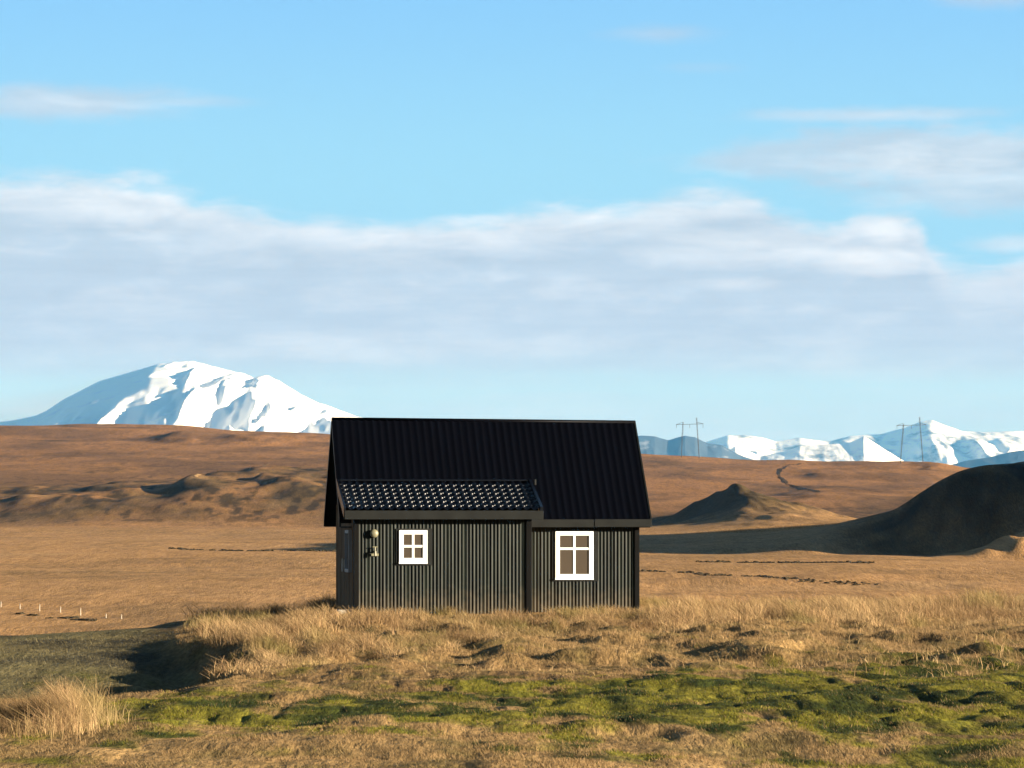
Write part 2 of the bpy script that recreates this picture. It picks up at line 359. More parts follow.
# ------------------------------------------------------------------ ground sheet
def build_ground():
    ys = np.concatenate([np.linspace(-600, -20, 30), np.linspace(0, 27, 40),
                         28 * np.exp(np.arange(0, math.log(140 / 28), 0.0055)), 140 * np.exp(np.arange(0, math.log(1300 / 140), 0.0046)), 1300 * np.exp(np.arange(0, math.log(4300 / 1300), 0.0022)), 4320 * np.exp(np.linspace(0, math.log(5200 / 4320), 30)), 5300 * np.exp(np.linspace(0, math.log(60000 / 5300), 40))])
    s_in = np.linspace(-0.165, 0.165, 880)
    s_out = 0.165 + (np.linspace(0, 1, 46)[1:] ** 2.2) * 3.2
    ss = np.concatenate([-s_out[::-1], s_in, s_out])
    w = np.where(ys > 25, ys, 25 + np.clip(-ys, 0, None))
    X = ss[None, :] * w[:, None]; Y = np.repeat(ys[:, None], len(ss), 1)
    Z = ground_z(X, Y)
    C = ground_color(X, Y)
    n, m = X.shape
    idx = np.arange(n * m).reshape(n, m)
    fc = np.stack([idx[:-1, :-1], idx[:-1, 1:], idx[1:, 1:], idx[1:, :-1]], -1).reshape(-1, 4)
    o = np_mesh('ground', np.stack([X, Y, Z], -1).reshape(-1, 3), fc, M_ground, C.reshape(-1, 3))
    tag(o, 'rolling brown heath and grassland running back to the hills', 'ground', kind='structure')
build_ground()

# ------------------------------------------------------------------ grass and heather
def blades(name, x, y, h, wid, col, lean, wind=(-0.25, 0.05), label='', cat='grass', bend=0.6, quad=False):
    n = len(x); z = ground_z(x, y) - 0.012
    a = rng.uniform(0, 2 * math.pi, n)
    dx = np.cos(a) * lean + wind[0] * h; dy = np.sin(a) * lean + wind[1] * h
    b = rng.uniform(0, math.pi, n); b = np.where(rng.random(n) < 0.6, rng.normal(0, 0.5, n), b)
    wx, wy = np.cos(b) * wid / 2, np.sin(b) * wid / 2
    if quad:
        V = np.empty((n, 4, 3))
        for k, (q, ww) in enumerate(((0, 1.0), (1.0, 0.35))):
            sgn = 1 if k == 0 else -1
            V[:, 2 * k] = np.stack([x + dx * q - sgn * wx * ww, y + dy * q - sgn * wy * ww, z + h * q], -1)
            V[:, 2 * k + 1] = np.stack([x + dx * q + sgn * wx * ww, y + dy * q + sgn * wy * ww, z + h * q], -1)
        f = np.arange(n)[:, None] * 4 + np.array([[0, 1, 2, 3]])
        o = np_mesh(name, V.reshape(-1, 3), f, M_grass, np.repeat(col, 4, 0), smooth=False)
        return tag(o, label, cat, kind='stuff')
    V = np.empty((n, 6, 3))
    for k, (t, ww, q) in enumerate(((0, 1.0, 0), (0.55, 0.8, 0.55 * bend * 0.5), (1.0, 0.25, 1.0))):
        px_, py_, pz_ = x + dx * q, y + dy * q, z + h * t * (1 if k < 2 else 1)
        V[:, 2 * k, 0] = px_ - wx * ww; V[:, 2 * k, 1] = py_ - wy * ww; V[:, 2 * k, 2] = pz_
        V[:, 2 * k + 1, 0] = px_ + wx * ww; V[:, 2 * k + 1, 1] = py_ + wy * ww; V[:, 2 * k + 1, 2] = pz_
    i0 = np.arange(n)[:, None] * 6
    f = np.concatenate([i0 + np.array([[0, 1, 3, 2]]), i0 + np.array([[2, 3, 5, 4]])], 0)
    o = np_mesh(name, V.reshape(-1, 3), f, M_grass, np.repeat(col, 6, 0), smooth=False)
    return tag(o, label, cat, kind='stuff')

def house_mask(x, y):
    ca, sa = math.cos(R(6.8)), math.sin(R(6.8))
    lx = (x + 3.85) * ca + (y - 98) * sa; ly = -(x + 3.85) * sa + (y - 98) * ca
    return (lx > -0.05) & (lx < 7.3) & (ly > np.where(lx < 4.35, -0.08, 1.32)) & (ly < 6.3)

def tall_grass():
    N = 1500000
    y = rng.uniform(38, 124, N); x = rng.uniform(-0.16, 0.17, N) * y
    u = 512 + F * x / y
    xb = np.interp(y, YB, XB)
    clump = fbm(x / 0.55, y / 1.1, 120, 3); big = fbm(x / 2.2, y / 5.5, 130, 3)
    bank = sstep(-0.9, 0.4, x - xb)
    # dense belt: on the bank in front of the cottage, then along the brow to the right
    y0 = np.interp(u, [150, 230, 330, 420, 520, 640, 760, 1024], [63, 63, 67, 74, 80, 84, 90, 93])
    belt = sstep(-3.5, 3.5, y - y0 + 4 * big) * bank
    p = belt * np.clip(0.42 + 1.7 * clump + 0.9 * big, 0.02, 1) * 0.8
    # outlying thin grass
    p = np.maximum(p, 0.03 * bank * sstep(58, 66, y) * np.clip(0.3 + 1.8 * clump, 0, 1))
    tr = (x < xb - 1.0) & (y > 60)
    p = np.where(tr, 0.0, p)
    # the stand by the track on the near left
    st = np.exp(-(((u - 48) / 48) ** 2) ** 2 - ((y - 43.5) / 2.2) ** 2)
    st = np.maximum(st, 0.8 * np.exp(-(((u - 218) / 9) ** 2) - ((y - 66) / 2.0) ** 2) )
    p = np.maximum(p, st * np.clip(0.7 + clump, 0, 1) * 1.0)
    # shadowed hollows in the belt
    for (hu, hy, ru, ry, dd) in HOLLOWS:
        p = p * (1 - 0.88 * np.exp(-((u - hu) / ru) ** 2 - ((y - hy) / ry) ** 2))
    keep = (rng.random(N) < p) & ~house_mask(x, y)
    x, y, u, clump, big = x[keep], y[keep], u[keep], clump[keep], big[keep]
    ne = 26000
    ue = rng.normal(42, 26, ne); ye = rng.normal(43.4, 1.0, ne); xe = px(ue, ye)
    x = np.concatenate([x, xe]); y = np.concatenate([y, ye]); u = np.concatenate([u, ue])
    clump = np.concatenate([clump, fbm(xe / 0.55, ye / 1.1, 120, 3)]); big = np.concatenate([big, fbm(xe / 2.2, ye / 5.5, 130, 3)])
    n = len(x)
    h = (0.10 + 0.22 * np.clip(0.3 + clump * 1.7, 0, 1) + 0.10 * big) * rng.uniform(0.5, 1.3, n)
    h = np.where(y < 55, h * 1.25, h)
    h = np.where(y < 55, h * (0.62 + 0.75 * np.clip(0.5 + 1.4 * vnoise(x / 0.13, y / 0.5, 149), 0, 1)), h)
    h = h * np.interp(u, [-100, 120, 300, 640, 700, 1100], [1.0, 1.0, 0.9, 0.85, 1.15, 1.2])
    h = h * (0.5 + 0.5 * sstep(-2, 9, y - np.interp(u, [150, 230, 330, 420, 520, 640, 760, 1024], [63, 63, 67, 74, 80, 84, 90, 93])) * 1.0) * np.where(y < 55, 1.38, 1)
    near_house = np.exp(-((y - 97) / 3.0) ** 2) * (u > 330) * (u < 645)
    h = h * (1 - 0.25 * near_house)
    base = np.array((0.37, 0.245, 0.115))
    c = base * rng.uniform(0.72, 1.28, (n, 1)) * np.array((1, 1, 1)) + rng.normal(0, 0.012, (n, 3)) * np.array((1, .7, .3))
    c = mixc(c, (0.15, 0.088, 0.038), (rng.random(n) < 0.34) * 0.85)
    c = mixc(c, (0.15, 0.088, 0.038), np.clip(fbm(x / 0.9, y / 2.4, 145, 3) * 2.6 + 0.0, 0, 1) * 0.75)
    c = mixc(c, (0.42, 0.29, 0.14), np.clip(fbm(x / 1.3, y / 3.0, 147, 3) * 2.6 - 0.5, 0, 1) * 0.7)
    c = mixc(c, (0.15, 0.13, 0.035), np.clip(fbm(x / 1.6, y / 4, 140, 3) * 2 - 0.35, 0, 1) * 0.8)
    blades('tall_dry_grass', x, y, h, np.where(y < 55, 0.5, 1) * rng.uniform(0.005, 0.011, n), np.clip(c, 0.01, 1), 0.20 * rng.random(n) + 0.10 * np.clip(clump + .3, 0, 1),
           label='tall straw coloured grass on the bank in front of the cottage')
    print('tall', n)
tall_grass()

def short_grass():
    N = 900000
    y = 29 + (rng.random(N) ** 0.8) * 66; x = rng.uniform(-0.155, 0.155, N) * y
    xb = np.interp(y, YB, XB)
    g = green_amount(x, y)
    clump = fbm(x / 0.35, y / 0.8, 160, 3)
    p = np.clip(0.55 + 1.1 * clump, 0.05, 1)
    tr = (x < xb - 1.0) & (y > 59)
    p = np.where(tr, 0.10, p)
    keep = (rng.random(N) < p) & ~house_mask(x, y)
    x, y, g, clump, tr = x[keep], y[keep], g[keep], clump[keep], tr[keep]
    n = len(x)
    h = (0.014 + 0.026 * np.clip(0.4 + clump, 0, 1)) * rng.uniform(0.5, 1.4, n) * (1 + 1.0 * sstep(60, 80, y))
    c = np.array((0.235, 0.150, 0.065)) * rng.uniform(0.55, 1.3, (n, 1))
    c = mixc(c, (0.11, 0.085, 0.03), np.clip(fbm(x / 0.55, y / 1.5, 52, 4) * 2.2 - 0.05, 0, 1) * 0.75)
    gc = np.where((fbm(x / 0.7, y / 2.0, 77, 3) * 2.8 + 0.18 + 0.35 * sstep(-1, 4, x) * np.exp(-((y - 55) / 5.0) ** 2) > rng.random(n))[:, None], np.array((0.024, 0.034, 0.006)), np.array((0.128, 0.118, 0.009)))  # dark blades: deeper green moss plus painted self-shadow of the cushions
    gc = gc * rng.uniform(0.7, 1.3, (n, 1))
    isg = rng.random(n) < g * 0.9
    c = np.where(isg[:, None], gc, c)
    c = np.where(tr[:, None], np.array((0.125, 0.102, 0.046)) * rng.uniform(0.6, 1.3, (n, 1)), c)
    blades('short_grass', x, y, h, rng.uniform(0.004, 0.009, n), c, 0.03 * rng.random(n) + 0.01, quad=True,
           label='short mossy turf, patchy green and straw, along the near ground')
    print('short', n)
short_grass()

def clump_row(name, pts, n, size, label, jitter, col=(0.035, 0.026, 0.014)):
    """a line of low dark heather cushions"""
    pts = np.array(pts, float)
    t = np.sort(rng.random(n)); seg = np.linspace(0, 1, len(pts))
    cx = np.interp(t, seg, pts[:, 0]); cy = np.interp(t, seg, pts[:, 1])
    keep = (vnoise(t * 23, t * 0, 9) > -0.45); cx, cy = cx[keep], cy[keep]
    cx = cx + rng.normal(0, jitter, len(cx)); cy = cy + rng.normal(0, jitter * 4, len(cx))
    cz = ground_z(cx, cy)
    bm = bmesh.new(); bmesh.ops.create_icosphere(bm, subdivisions=2, radius=1)
    sv = np.array([v.co[:] for v in bm.verts]); sf = np.array([[v.index for v in f.verts] for f in bm.faces]); bm.free()
    V = []; Fc = []; Cc = []
    for i in range(len(cx)):
        s = size * rng.uniform(0.45, 1.35)
        d = sv * (1 + 0.35 * rng.normal(0, 1, (len(sv), 1)).clip(-1.4, 1.4))
        V.append(d * np.array((s * rng.uniform(1.1, 2.2), s * 2.0, s * rng.uniform(0.5, 0.9))) + np.array((cx[i], cy[i], cz[i])))
        Fc.append(sf + i * len(sv)); Cc.append(np.array(col) * rng.uniform(0.6, 1.6, (len(sv), 1)))
    o = np_mesh(name, np.concatenate(V), np.concatenate(Fc), M_heath, np.concatenate(Cc), smooth=False)
    return tag(o, label, 'heather', kind='stuff')
def L(*uy): return [(px(u, Y), Y) for u, Y in uy]
clump_row('heather', L((690, 668), (740, 655), (800, 650), (870, 640)), 230, 0.25, 'upper broken line of dark heather below the shaded mound', 0.5)
clump_row('heather', L((600, 590), (650, 575), (700, 560), (760, 545), (800, 535), (880, 525)), 210, 0.20, 'lower line of dark heather across the plain right of the cottage', 0.4)
clump_row('heather', L((158, 840), (210, 815), (270, 795), (345, 770)), 190, 0.28, 'thin dark line of heather across the plain left of the cottage', 0.4)

def ribbon(name, uy, width, mat, label, n=140):
    uy = np.array(uy, float); t = np.linspace(0, 1, len(uy)); q = np.linspace(0, 1, n)
    us_, Ys_ = np.interp(q, t, uy[:, 0]), np.interp(q, t, uy[:, 1])
    X, Y = px(us_, Ys_) + 0.5 * vnoise(q * 30, q * 0, 3), Ys_
    W = width * (0.7 + 0.5 * vnoise(q * 22, q * 0 + 2, 8))
    A = np.stack([X - W / 2, Y, ground_z(X - W / 2, Y) + 0.25], -1); B = np.stack([X + W / 2, Y + 3, ground_z(X + W / 2, Y + 3) + 0.25], -1)
    V = np.stack([A, B], 1).reshape(-1, 3); i = np.arange(n - 1)[:, None] * 2
    return tag(np_mesh(name, V, i + np.array([[0, 1, 3, 2]]), mat), label, 'path', kind='structure')
M_worn = plain_mat('worn_earth', (0.30, 0.19, 0.09), 0.95, 0.3, (0.3, 0.05, 0.3), spec=0.05)
M_peat = plain_mat('dark_peat', (0.05, 0.034, 0.017), 0.95, 0.4, (0.3, 0.05, 0.3), spec=0.05)
ribbon('path', [(196, 1740), (200, 1790), (214, 1890), (233, 2030), (252, 2170), (270, 2300), (330, 2450)], 1.6, M_worn, 'pale trail climbing the low hills on the left')
ribbon('path', [(800, 3500), (783, 3300), (779, 3050), (788, 2820), (806, 2680), (832, 2520)], 4.0, M_peat, 'dark winding track on the hillside right of the cottage')

# ------------------------------------------------------------------ cottage
TH = R(6.8)
CX, CY = px(355, 98.0), 98.0              # front left corner of the lean-to
cot = empty('cottage', (CX, CY, 0.0), TH)
tag(cot, 'small black cottage of corrugated iron with white windows standing alone on the heath', 'cottage')
LEN, LW, HALF, RDG = 7.22, 4.33, 2.40, 3.80   # main length, lean-to width, half depth, ridge distance from lean-to front
YM = RDG - HALF                              # main front wall
OV, OE = 0.28, 0.30
ZR_L, ZR_R = 4.85, 4.79                      # ridge sags slightly to the right
SL = (4.84 - 2.32) / (HALF + OE)             # main roof slope
def roof_z(d, zr=4.84): return zr - SL * d

def wall_x(u, yl):
    """local x on the facade plane y = yl seen at bearing u"""
    k = (u - 512) / F
    # CX + x c - yl s = k (CY + x s + yl c)
    c, s = math.cos(TH), math.sin(TH)
    return (k * (CY + yl * c) - CX + yl * s) / (c - k * s)
def wall_z(v, x, yl):
    Y = CY + x * math.sin(TH) + yl * math.cos(TH)
    return EYE + (HV - v) / F * Y

# solid walls
b = MB()
zt = roof_z(HALF) - 0.03
b.prism([(YM, -0.15), (RDG + HALF, -0.15), (RDG + HALF, zt), (RDG, roof_z(0) - 0.10), (YM, zt)], 0, LEN)
b.build('wall', M_board, cot)
b = MB()
LTZ = 2.53; LTD = 1.71                      # lean-to eave height (roof top), where it meets the main roof (distance from ridge)
LTS = (roof_z(LTD) - LTZ) / (RDG + OE - LTD)
def lt_z(y): return LTZ + LTS * (y + OE)    # roof-top height over local y
b.prism([(0, -0.15), (YM - 0.003, -0.15), (YM - 0.003, lt_z(YM) - 0.10), (0, lt_z(0) - 0.10)], 0.003, LW)
b.build('lean_to_wall', M_board, cot)
# vertical boarding joints on the left gable
b = MB()
for k in range(14):
    y = 0.25 + k * 0.44
    if y > RDG + HALF - 0.1: break
    top = lt_z(y) - 0.12 if y < YM else roof_z(abs(y - RDG)) - 0.12
    b.box(-0.016, 0.0, y, y + 0.05, 0.0, top)
b.build('gable_batten', M_board, cot)

def corrugated(name, x0, x1, y, z0, z1, pitch, amp, mat, parent):
    """upright corrugated sheet facing -y"""
    V = []; Fc = []
    n = int((x1 - x0) / pitch * 10)
    zs = np.linspace(z0, z1, 6)
    for i in range(n + 1):
        x = x0 + (x1 - x0) * i / n
        ph = x / pitch
        a = amp * (0.72 + 0.42 * math.sin(math.floor(ph) * 40.27) * math.sin(math.floor(ph) * 1.37 + 1))
        w = math.cos(2 * math.pi * ph)
        yy = y - amp - a * (abs(w) ** 0.8) * (1 if w > 0 else -1)
        for j, z in enumerate(zs):
            V.append((x, yy + 0.002 * math.sin(j * 1.7 + i * 0.13), z))
    m = len(zs)
    for i in range(n):
        for j in range(m - 1):
            Fc.append((i * m + j, (i + 1) * m + j, (i + 1) * m + j + 1, i * m + j + 1))
    return np_mesh_parent(name, V, Fc, mat, parent)
def np_mesh_parent(name, V, Fc, mat, parent, smooth=True):
    o = np_mesh(name, np.array(V), np.array(Fc), mat, None, smooth); o.parent = parent; return o

CB = 0.10
corrugated('cladding', CB * 0.6, LW - 0.1, -0.004, 0.0, lt_z(-0.05) - 0.14, 0.0885, 0.0135, M_clad, cot)
corrugated('cladding', LW + 0.005, LEN - 0.08, YM - 0.004, 0.0, zt - 0.03, 0.0885, 0.0135, M_clad, cot)
for (xa, xb_, ya, yb, ztop) in ((-0.03, 0.09, -0.06, 0.24, lt_z(0) - 0.12), (LW - 0.11, LW + 0.03, -0.06, 0.10, lt_z(0) - 0.12), (LEN - 0.09, LEN + 0.03, YM - 0.06, YM + 0.1, zt - 0.02)):
    b = MB(); b.box(xa, xb_, ya, yb, -0.1, ztop); b.build('corner_board', M_black, cot, bevel=0.006)

# main roof: two corrugated slopes
def roof_slope(name, sign, mat):
    V = []; Fc = []
    pitch = 0.185; n = int((LEN + 2 * OV) / pitch * 8)
    ds = np.linspace(0.0, HALF + OE + 0.04, 7)
    top = []
    for i in range(n + 1):
        x = -OV + (LEN + 2 * OV) * i / n
        zr = ZR_L + (ZR_R - ZR_L) * (x + OV) / (LEN + 2 * OV)
        w = 0.011 * math.cos(2 * math.pi * x / pitch)
        w = w if w > 0 else w * 0.4
        for d in ds:
            nz = 1 / math.hypot(1, SL)
            zz = zr - d * (zr - 2.32) / (HALF + OE)
            V.append((x, RDG + sign * (d + w * SL * nz), zz + 0.03 + w * nz))
    m = len(ds)
    for i in range(n):
        for j in range(m - 1):
            q = (i * m + j, (i + 1) * m + j, (i + 1) * m + j + 1, i * m + j + 1)
            Fc.append(q if sign > 0 else q[::-1])
    return np_mesh_parent(name, V, Fc, mat, cot)
roof_slope('roof', -1, M_roof); roof_slope('roof', 1, M_roof)
# roof deck below the sheets (also the soffit)
b = MB()
b.prism([(RDG - HALF - OE, 2.32 - 0.10), (RDG, 4.77 - 0.10), (RDG + HALF + OE, 2.32 - 0.10), (RDG + HALF + OE, 2.32 - 0.0), (RDG, 4.765 - 0.0), (RDG - HALF - OE, 2.32 - 0.0)], -OV + 0.02, LEN + OV - 0.02)
b.build('roof_deck', M_trim, cot)
b = MB(); b.bar((-OV - 0.01, RDG, ZR_L + 0.01), (LEN + OV + 0.01, RDG, ZR_R + 0.01), 0.055, 10); b.build('ridge_cap', M_roof, cot, smooth=True)
# barge boards (left and right verge), front and back slope
for xs in (-OV - 0.02, LEN + OV - 0.015):
    for sg in (-1, 1):
        b = MB(); zr = (ZR_L if xs < 0 else ZR_R)
        e = HALF + OE + 0.02; ze = zr - e * (zr - 2.32) / (HALF + OE)
        pr = [(RDG + sg * e, ze - 0.17), (RDG + sg * e, ze + 0.05), (RDG, zr + 0.05), (RDG, zr - 0.17)]
        b.prism(pr if sg < 0 else pr[::-1], xs, xs + 0.035)
        b.build('barge_board', M_roof if xs < 0 else M_trim, cot)
# main fascia, right of the lean-to and at the back
b = MB(); yf = RDG - HALF - OE
b.box(LW + 0.0, 6.05, yf - 0.045, yf - 0.005, 2.12, 2.315); b.build('fascia', M_trim, cot, bevel=0.006)
b = MB(); b.box(6.075, LEN + OV + 0.01, yf - 0.045, yf - 0.005, 2.125, 2.32); b.build('fascia', M_trim, cot, bevel=0.006)
b = MB(); b.box(-OV, LEN + OV, RDG + HALF + OE, RDG + HALF + OE + 0.04, 2.12, 2.31); b.build('fascia', M_trim, cot)
b = MB(); b.box(-OV + 0.02, LEN + OV - 0.02, yf, YM - 0.07, 2.11, 2.14); b.build('soffit', M_trim, cot)

# lean-to roof: pressed tile-profile sheets, stepped down the slope and waved across
def tile_roof():
    V = []; Fc = []
    x0, x1 = -OV, LW + 0.20; pitch = 0.196; n = int((x1 - x0) / pitch * 14)
    run = RDG + OE - LTD; steps = 7; st = run / steps
    cs, sn = 1 / math.hypot(1, LTS), LTS / math.hypot(1, LTS)
    rows = []
    for k in range(steps):
        rows.append((k * st + 0.012, 0.0)); rows.append((k * st + st * 0.5, 0.014)); rows.append(((k + 1) * st - 0.010, 0.033)); rows.append(((k + 1) * st + 0.004, 0.026))
    m = len(rows)
    for i in range(n + 1):
        x = x0 + (x1 - x0) * i / n; ph = 2 * math.pi * x / pitch
        w = math.cos(ph) + 0.25 * math.cos(2 * ph)
        for (s, h) in rows:
            y = RDG - LTD - (s + 0.028 * math.sin(ph) * (1 if h > 0.02 or s > 0.05 else 1))
            z = lt_z(y) + 0.02 + (h + 0.020 * w) * cs
            V.append((x, y - (h + 0.020 * w) * sn * 0.3, z))
    for i in range(n):
        for j in range(m - 1):
            Fc.append((i * m + j, i * m + j + 1, (i + 1) * m + j + 1, (i + 1) * m + j))
    return np_mesh_parent('lean_to_roof', V, Fc, M_tile, cot, smooth=False)
tile_roof()
b = MB()
yj = RDG - LTD
b.prism([(-OE, lt_z(-OE) - 0.09), (yj, lt_z(yj) - 0.09), (yj, lt_z(yj) - 0.01), (-OE, lt_z(-OE) - 0.01)], -OV + 0.02, LW + 0.18)
b.build('lean_to_roof_deck', M_trim, cot)
b = MB(); b.box(-OV, LW + 0.28, -OE - 0.05, -OE - 0.005, LTZ - 0.215, LTZ + 0.0); b.build('lean_to_fascia', M_trim, cot, bevel=0.006)
b = MB(); b.box(-OV + 0.02, LW + 0.2, -OE, -0.07, LTZ - 0.21, LTZ - 0.17); b.build('lean_to_soffit', M_trim, cot)
for xs, w in ((-OV - 0.02, 0.05), (LW + 0.205, 0.075)):
    b = MB(); b.prism([(-OE - 0.03, lt_z(-OE) - 0.17), (yj, lt_z(yj) - 0.17), (yj, lt_z(yj) + 0.09), (-OE - 0.03, lt_z(-OE) + 0.09)], xs, xs + w)
    b.build('lean_to_barge_board', M_tile, cot)
b = MB(); b.box(-OV + 0.05, LW + 0.2, yj - 0.02, yj + 0.10, lt_z(yj) + 0.03, lt_z(yj) + 0.075); b.build('flashing', M_tile, cot, bevel=0.01)
b = MB(); b.bar((LW + 0.36, yj - 0.1, roof_z(LTD + .1) + .03), (LW + 0.36, yj - 0.1, roof_z(LTD + .1) + .17), 0.035, 10); b.build('vent_pipe', M_trim, cot, smooth=False)

def window(u0, u1, v0, v1, yl, mid, split, blind=0.0, label=None):
    x0, x1 = wall_x(u0, yl), wall_x(u1, yl); zt_, zb = wall_z(v0, x0, yl), wall_z(v1, x0, yl)
    yo = yl - 0.080
    fw = 0.11; b = MB()
    b.box(x0, x0 + fw, yo, yo + 0.09, zb, zt_); b.box(x1 - fw, x1, yo, yo + 0.07, zb, zt_)
    b.box(x0 + fw, x1 - fw, yo + 0.002, yo + 0.07, zt_ - fw * 0.95, zt_); b.box(x0 + fw, x1 - fw, yo + 0.002, yo + 0.07, zb, zb + fw * 1.15)
    fr = b.build('window', M_white, cot, bevel=0.008)
    if label: fr['label'] = label
    gx0, gx1, gz0, gz1 = x0 + fw, x1 - fw, zb + fw * 1.15, zt_ - fw * 0.95
    b = MB(); xm = (gx0 + gx1) / 2; zm = gz0 + (gz1 - gz0) * mid
    b.box(xm - 0.028, xm + 0.028, yo + 0.010, yo + 0.034, gz0, gz1)
    b.box(gx0, xm - 0.028, yo + 0.012, yo + 0.034, zm - 0.028, zm + 0.028); b.box(xm + 0.028, gx1, yo + 0.012, yo + 0.034, zm - 0.028, zm + 0.028)
    b.build('muntin', M_white, fr)
    b = MB(); b.box(x0 - 0.004, x1 + 0.004, yo - 0.022, yo - 0.002, zb - 0.012, zb + 0.022); b.build('sill', M_white, fr)
    b = MB(); b.poly([(gx0, yo + 0.028, gz0), (gx1, yo + 0.028, gz0), (gx1, yo + 0.028, gz1), (gx0, yo + 0.028, gz1)]); b.build('pane', M_glass, fr)
    cs = 0.13; b = MB(); yc = yl - 0.045
    b.box(x0 - cs * 0.55, x0 - 0.002, yc, yl - 0.002, zb - cs * .4, zt_ + cs * 0.3); b.box(x1 + 0.002, x1 + cs, yc, yl - 0.002, zb - cs * .4, zt_ + cs * 0.3)
    b.box(x0 - 0.002, x1 + 0.002, yc, yl - 0.002, zt_ + 0.002, zt_ + cs * 0.3); b.box(x0 - 0.002, x1 + 0.002, yc, yl - 0.002, zb - cs * 0.4, zb - 0.002)
    b.build('casing', M_trim, fr)
    return fr
window(398.8, 427.0, 530.2, 563.2, 0.0, 0.5, 2, label='small square white window with four equal panes')
window(555.0, 593.0, 531.4, 579.2, YM, 0.66, 2, label='taller white window with two short panes over two long ones')

# narrow glazed opening on the left gable, seen edge on
b = MB(); yg0, yg1 = 0.95, 2.15
for (ya, yb, za, zb_) in ((yg0, yg0 + .08, 1.0, 2.05), (yg1 - .08, yg1, 1.0, 2.05), (yg0 + .08, yg1 - .08, 1.97, 2.05), (yg0 + .08, yg1 - .08, 1.0, 1.08)):
    b.box(-0.09, 0.0, ya, yb, za, zb_)
M_blue = plain_mat('faded_blue_grey_paint', (0.20, 0.21, 0.22), 0.6, 0.1, (4, 4, 4))
gw = b.build('window', M_blue, cot); gw['label'] = 'narrow blue grey window on the gable end'
b = MB(); b.poly([(-0.03, yg1 - .08, 1.08), (-0.03, yg0 + .08, 1.08), (-0.03, yg0 + .08, 1.97), (-0.03, yg1 - .08, 1.97)]); b.build('pane', M_glass, gw)
b = MB(); b.box(-0.13, -0.02, 2.35, 2.62, 1.0, 1.33); b.build('meter_box', M_conc, cot, bevel=0.01)

# wall lamp and the tap below it
lx = wall_x(374.0, -0.04); lz = wall_z(533.5, lx, -0.04)
def ball(name, c, r, mat, parent, sc=(1, 1, 1)):
    bm = bmesh.new(); bmesh.ops.create_uvsphere(bm, u_segments=20, v_segments=12, radius=r)
    me = bpy.data.meshes.new(name); bm.to_mesh(me); bm.free(); me.transform(Matrix.Translation(c) @ Matrix.Diagonal((*sc, 1)))
    me.polygons.foreach_set('use_smooth', [True] * len(me.polygons)); me.materials.append(mat)
    o = bpy.data.objects.new(name, me); COL.objects.link(o); o.parent = parent; return o
b = MB(); b.bar((lx, 0.0, lz), (lx, -0.07, lz), 0.10, 16); lamp = b.build('wall_lamp', M_iron, cot)
ball('lamp_globe', (lx, -0.09, lz), 0.105, M_grey, lamp, (1, 0.65, 1))
tx = wall_x(375.0, -0.04); tz = wall_z(551.5, tx, -0.04)
b = MB(); b.bar((tx, 0, tz), (tx, -0.16, tz), 0.022, 8); b.bar((tx, -0.14, tz + 0.01), (tx, -0.15, tz - 0.11), 0.026, 8); b.box(tx - 0.09, tx + 0.09, -0.06, -0.04, tz - 0.11, tz - 0.05)
tap = b.build('wall_tap', M_grey, cot); b = MB(); b.bar((tx, -0.10, tz + 0.0), (tx, -0.10, tz + 0.11), 0.016, 8); b.bar((tx - .06, -0.10, tz + 0.11), (tx + .06, -0.10, tz + 0.11), 0.016, 8); b.build('tap_handle', M_grey, tap)
# concrete foot at the corner
b = MB(); b.box(-0.42, 0.04, 0.05, 0.75, -0.25, 0.10); b.build('doorstep', M_conc, cot, bevel=0.02)

# ------------------------------------------------------------------ fence stakes on the far side of the track
def gz(x, y): return float(ground_z(np.array([x]), np.array([y]))[0])
posts = [(1, 607, .62), (20, 609, .55), (39.5, 611, .75), (60.5, 612.5, .62), (80.5, 615.5, .78), (106, 618, .45), (121.5, 619, .45)]
for i, (u, v, h) in enumerate(posts):
    lo, hi = 160.0, 900.0                      # where the plain passes under this bearing and row
    for _ in range(40):
        mid = (lo + hi) / 2
        vv = HV - (gz(px(u, mid), mid) - EYE) / mid * F
        if vv > v: lo = mid
        else: hi = mid
    Y = (lo + hi) / 2; X = px(u, Y)
    b = MB(); z0 = gz(X, Y)
    b.bar((0, 0, -0.15), (random.uniform(-.03, .03), 0, h), 0.06, 8, 0.045); b.bar((0, 0, h * 0.72), (0, 0, h * 0.80), 0.066, 8)
    o = b.build('fence_stake', M_post, None, smooth=False); o.location = (X, Y, z0)
    o['group'] = 'pale stakes along the edge of the plain'; o['category'] = 'stake'
    o['label'] = ['pale stake cut by the left edge of the picture', 'low pale stake beside the one at the picture edge', 'tall pale stake standing just left of two dark tufts',
                  'pale stake just right of two dark tufts', 'tallest and brightest white stake of the row', 'short faint stake just before the last of the row', 'short faint stake at the cottage end of the row'][i]
for (u, v, s) in ((45, 614.5, 7), (57, 614, 7), (16, 610.5, 4), (97, 619, 4), (86, 619, 3)):
    pass
clump_row('heather', [(px(12, 425), 425), (px(30, 416), 416), (px(50, 407), 407), (px(58, 405), 405), (px(75, 398), 398), (px(100, 392), 392)], 26, 0.24, 'dark tufts of heather at the foot of the pale stakes', 0.25)

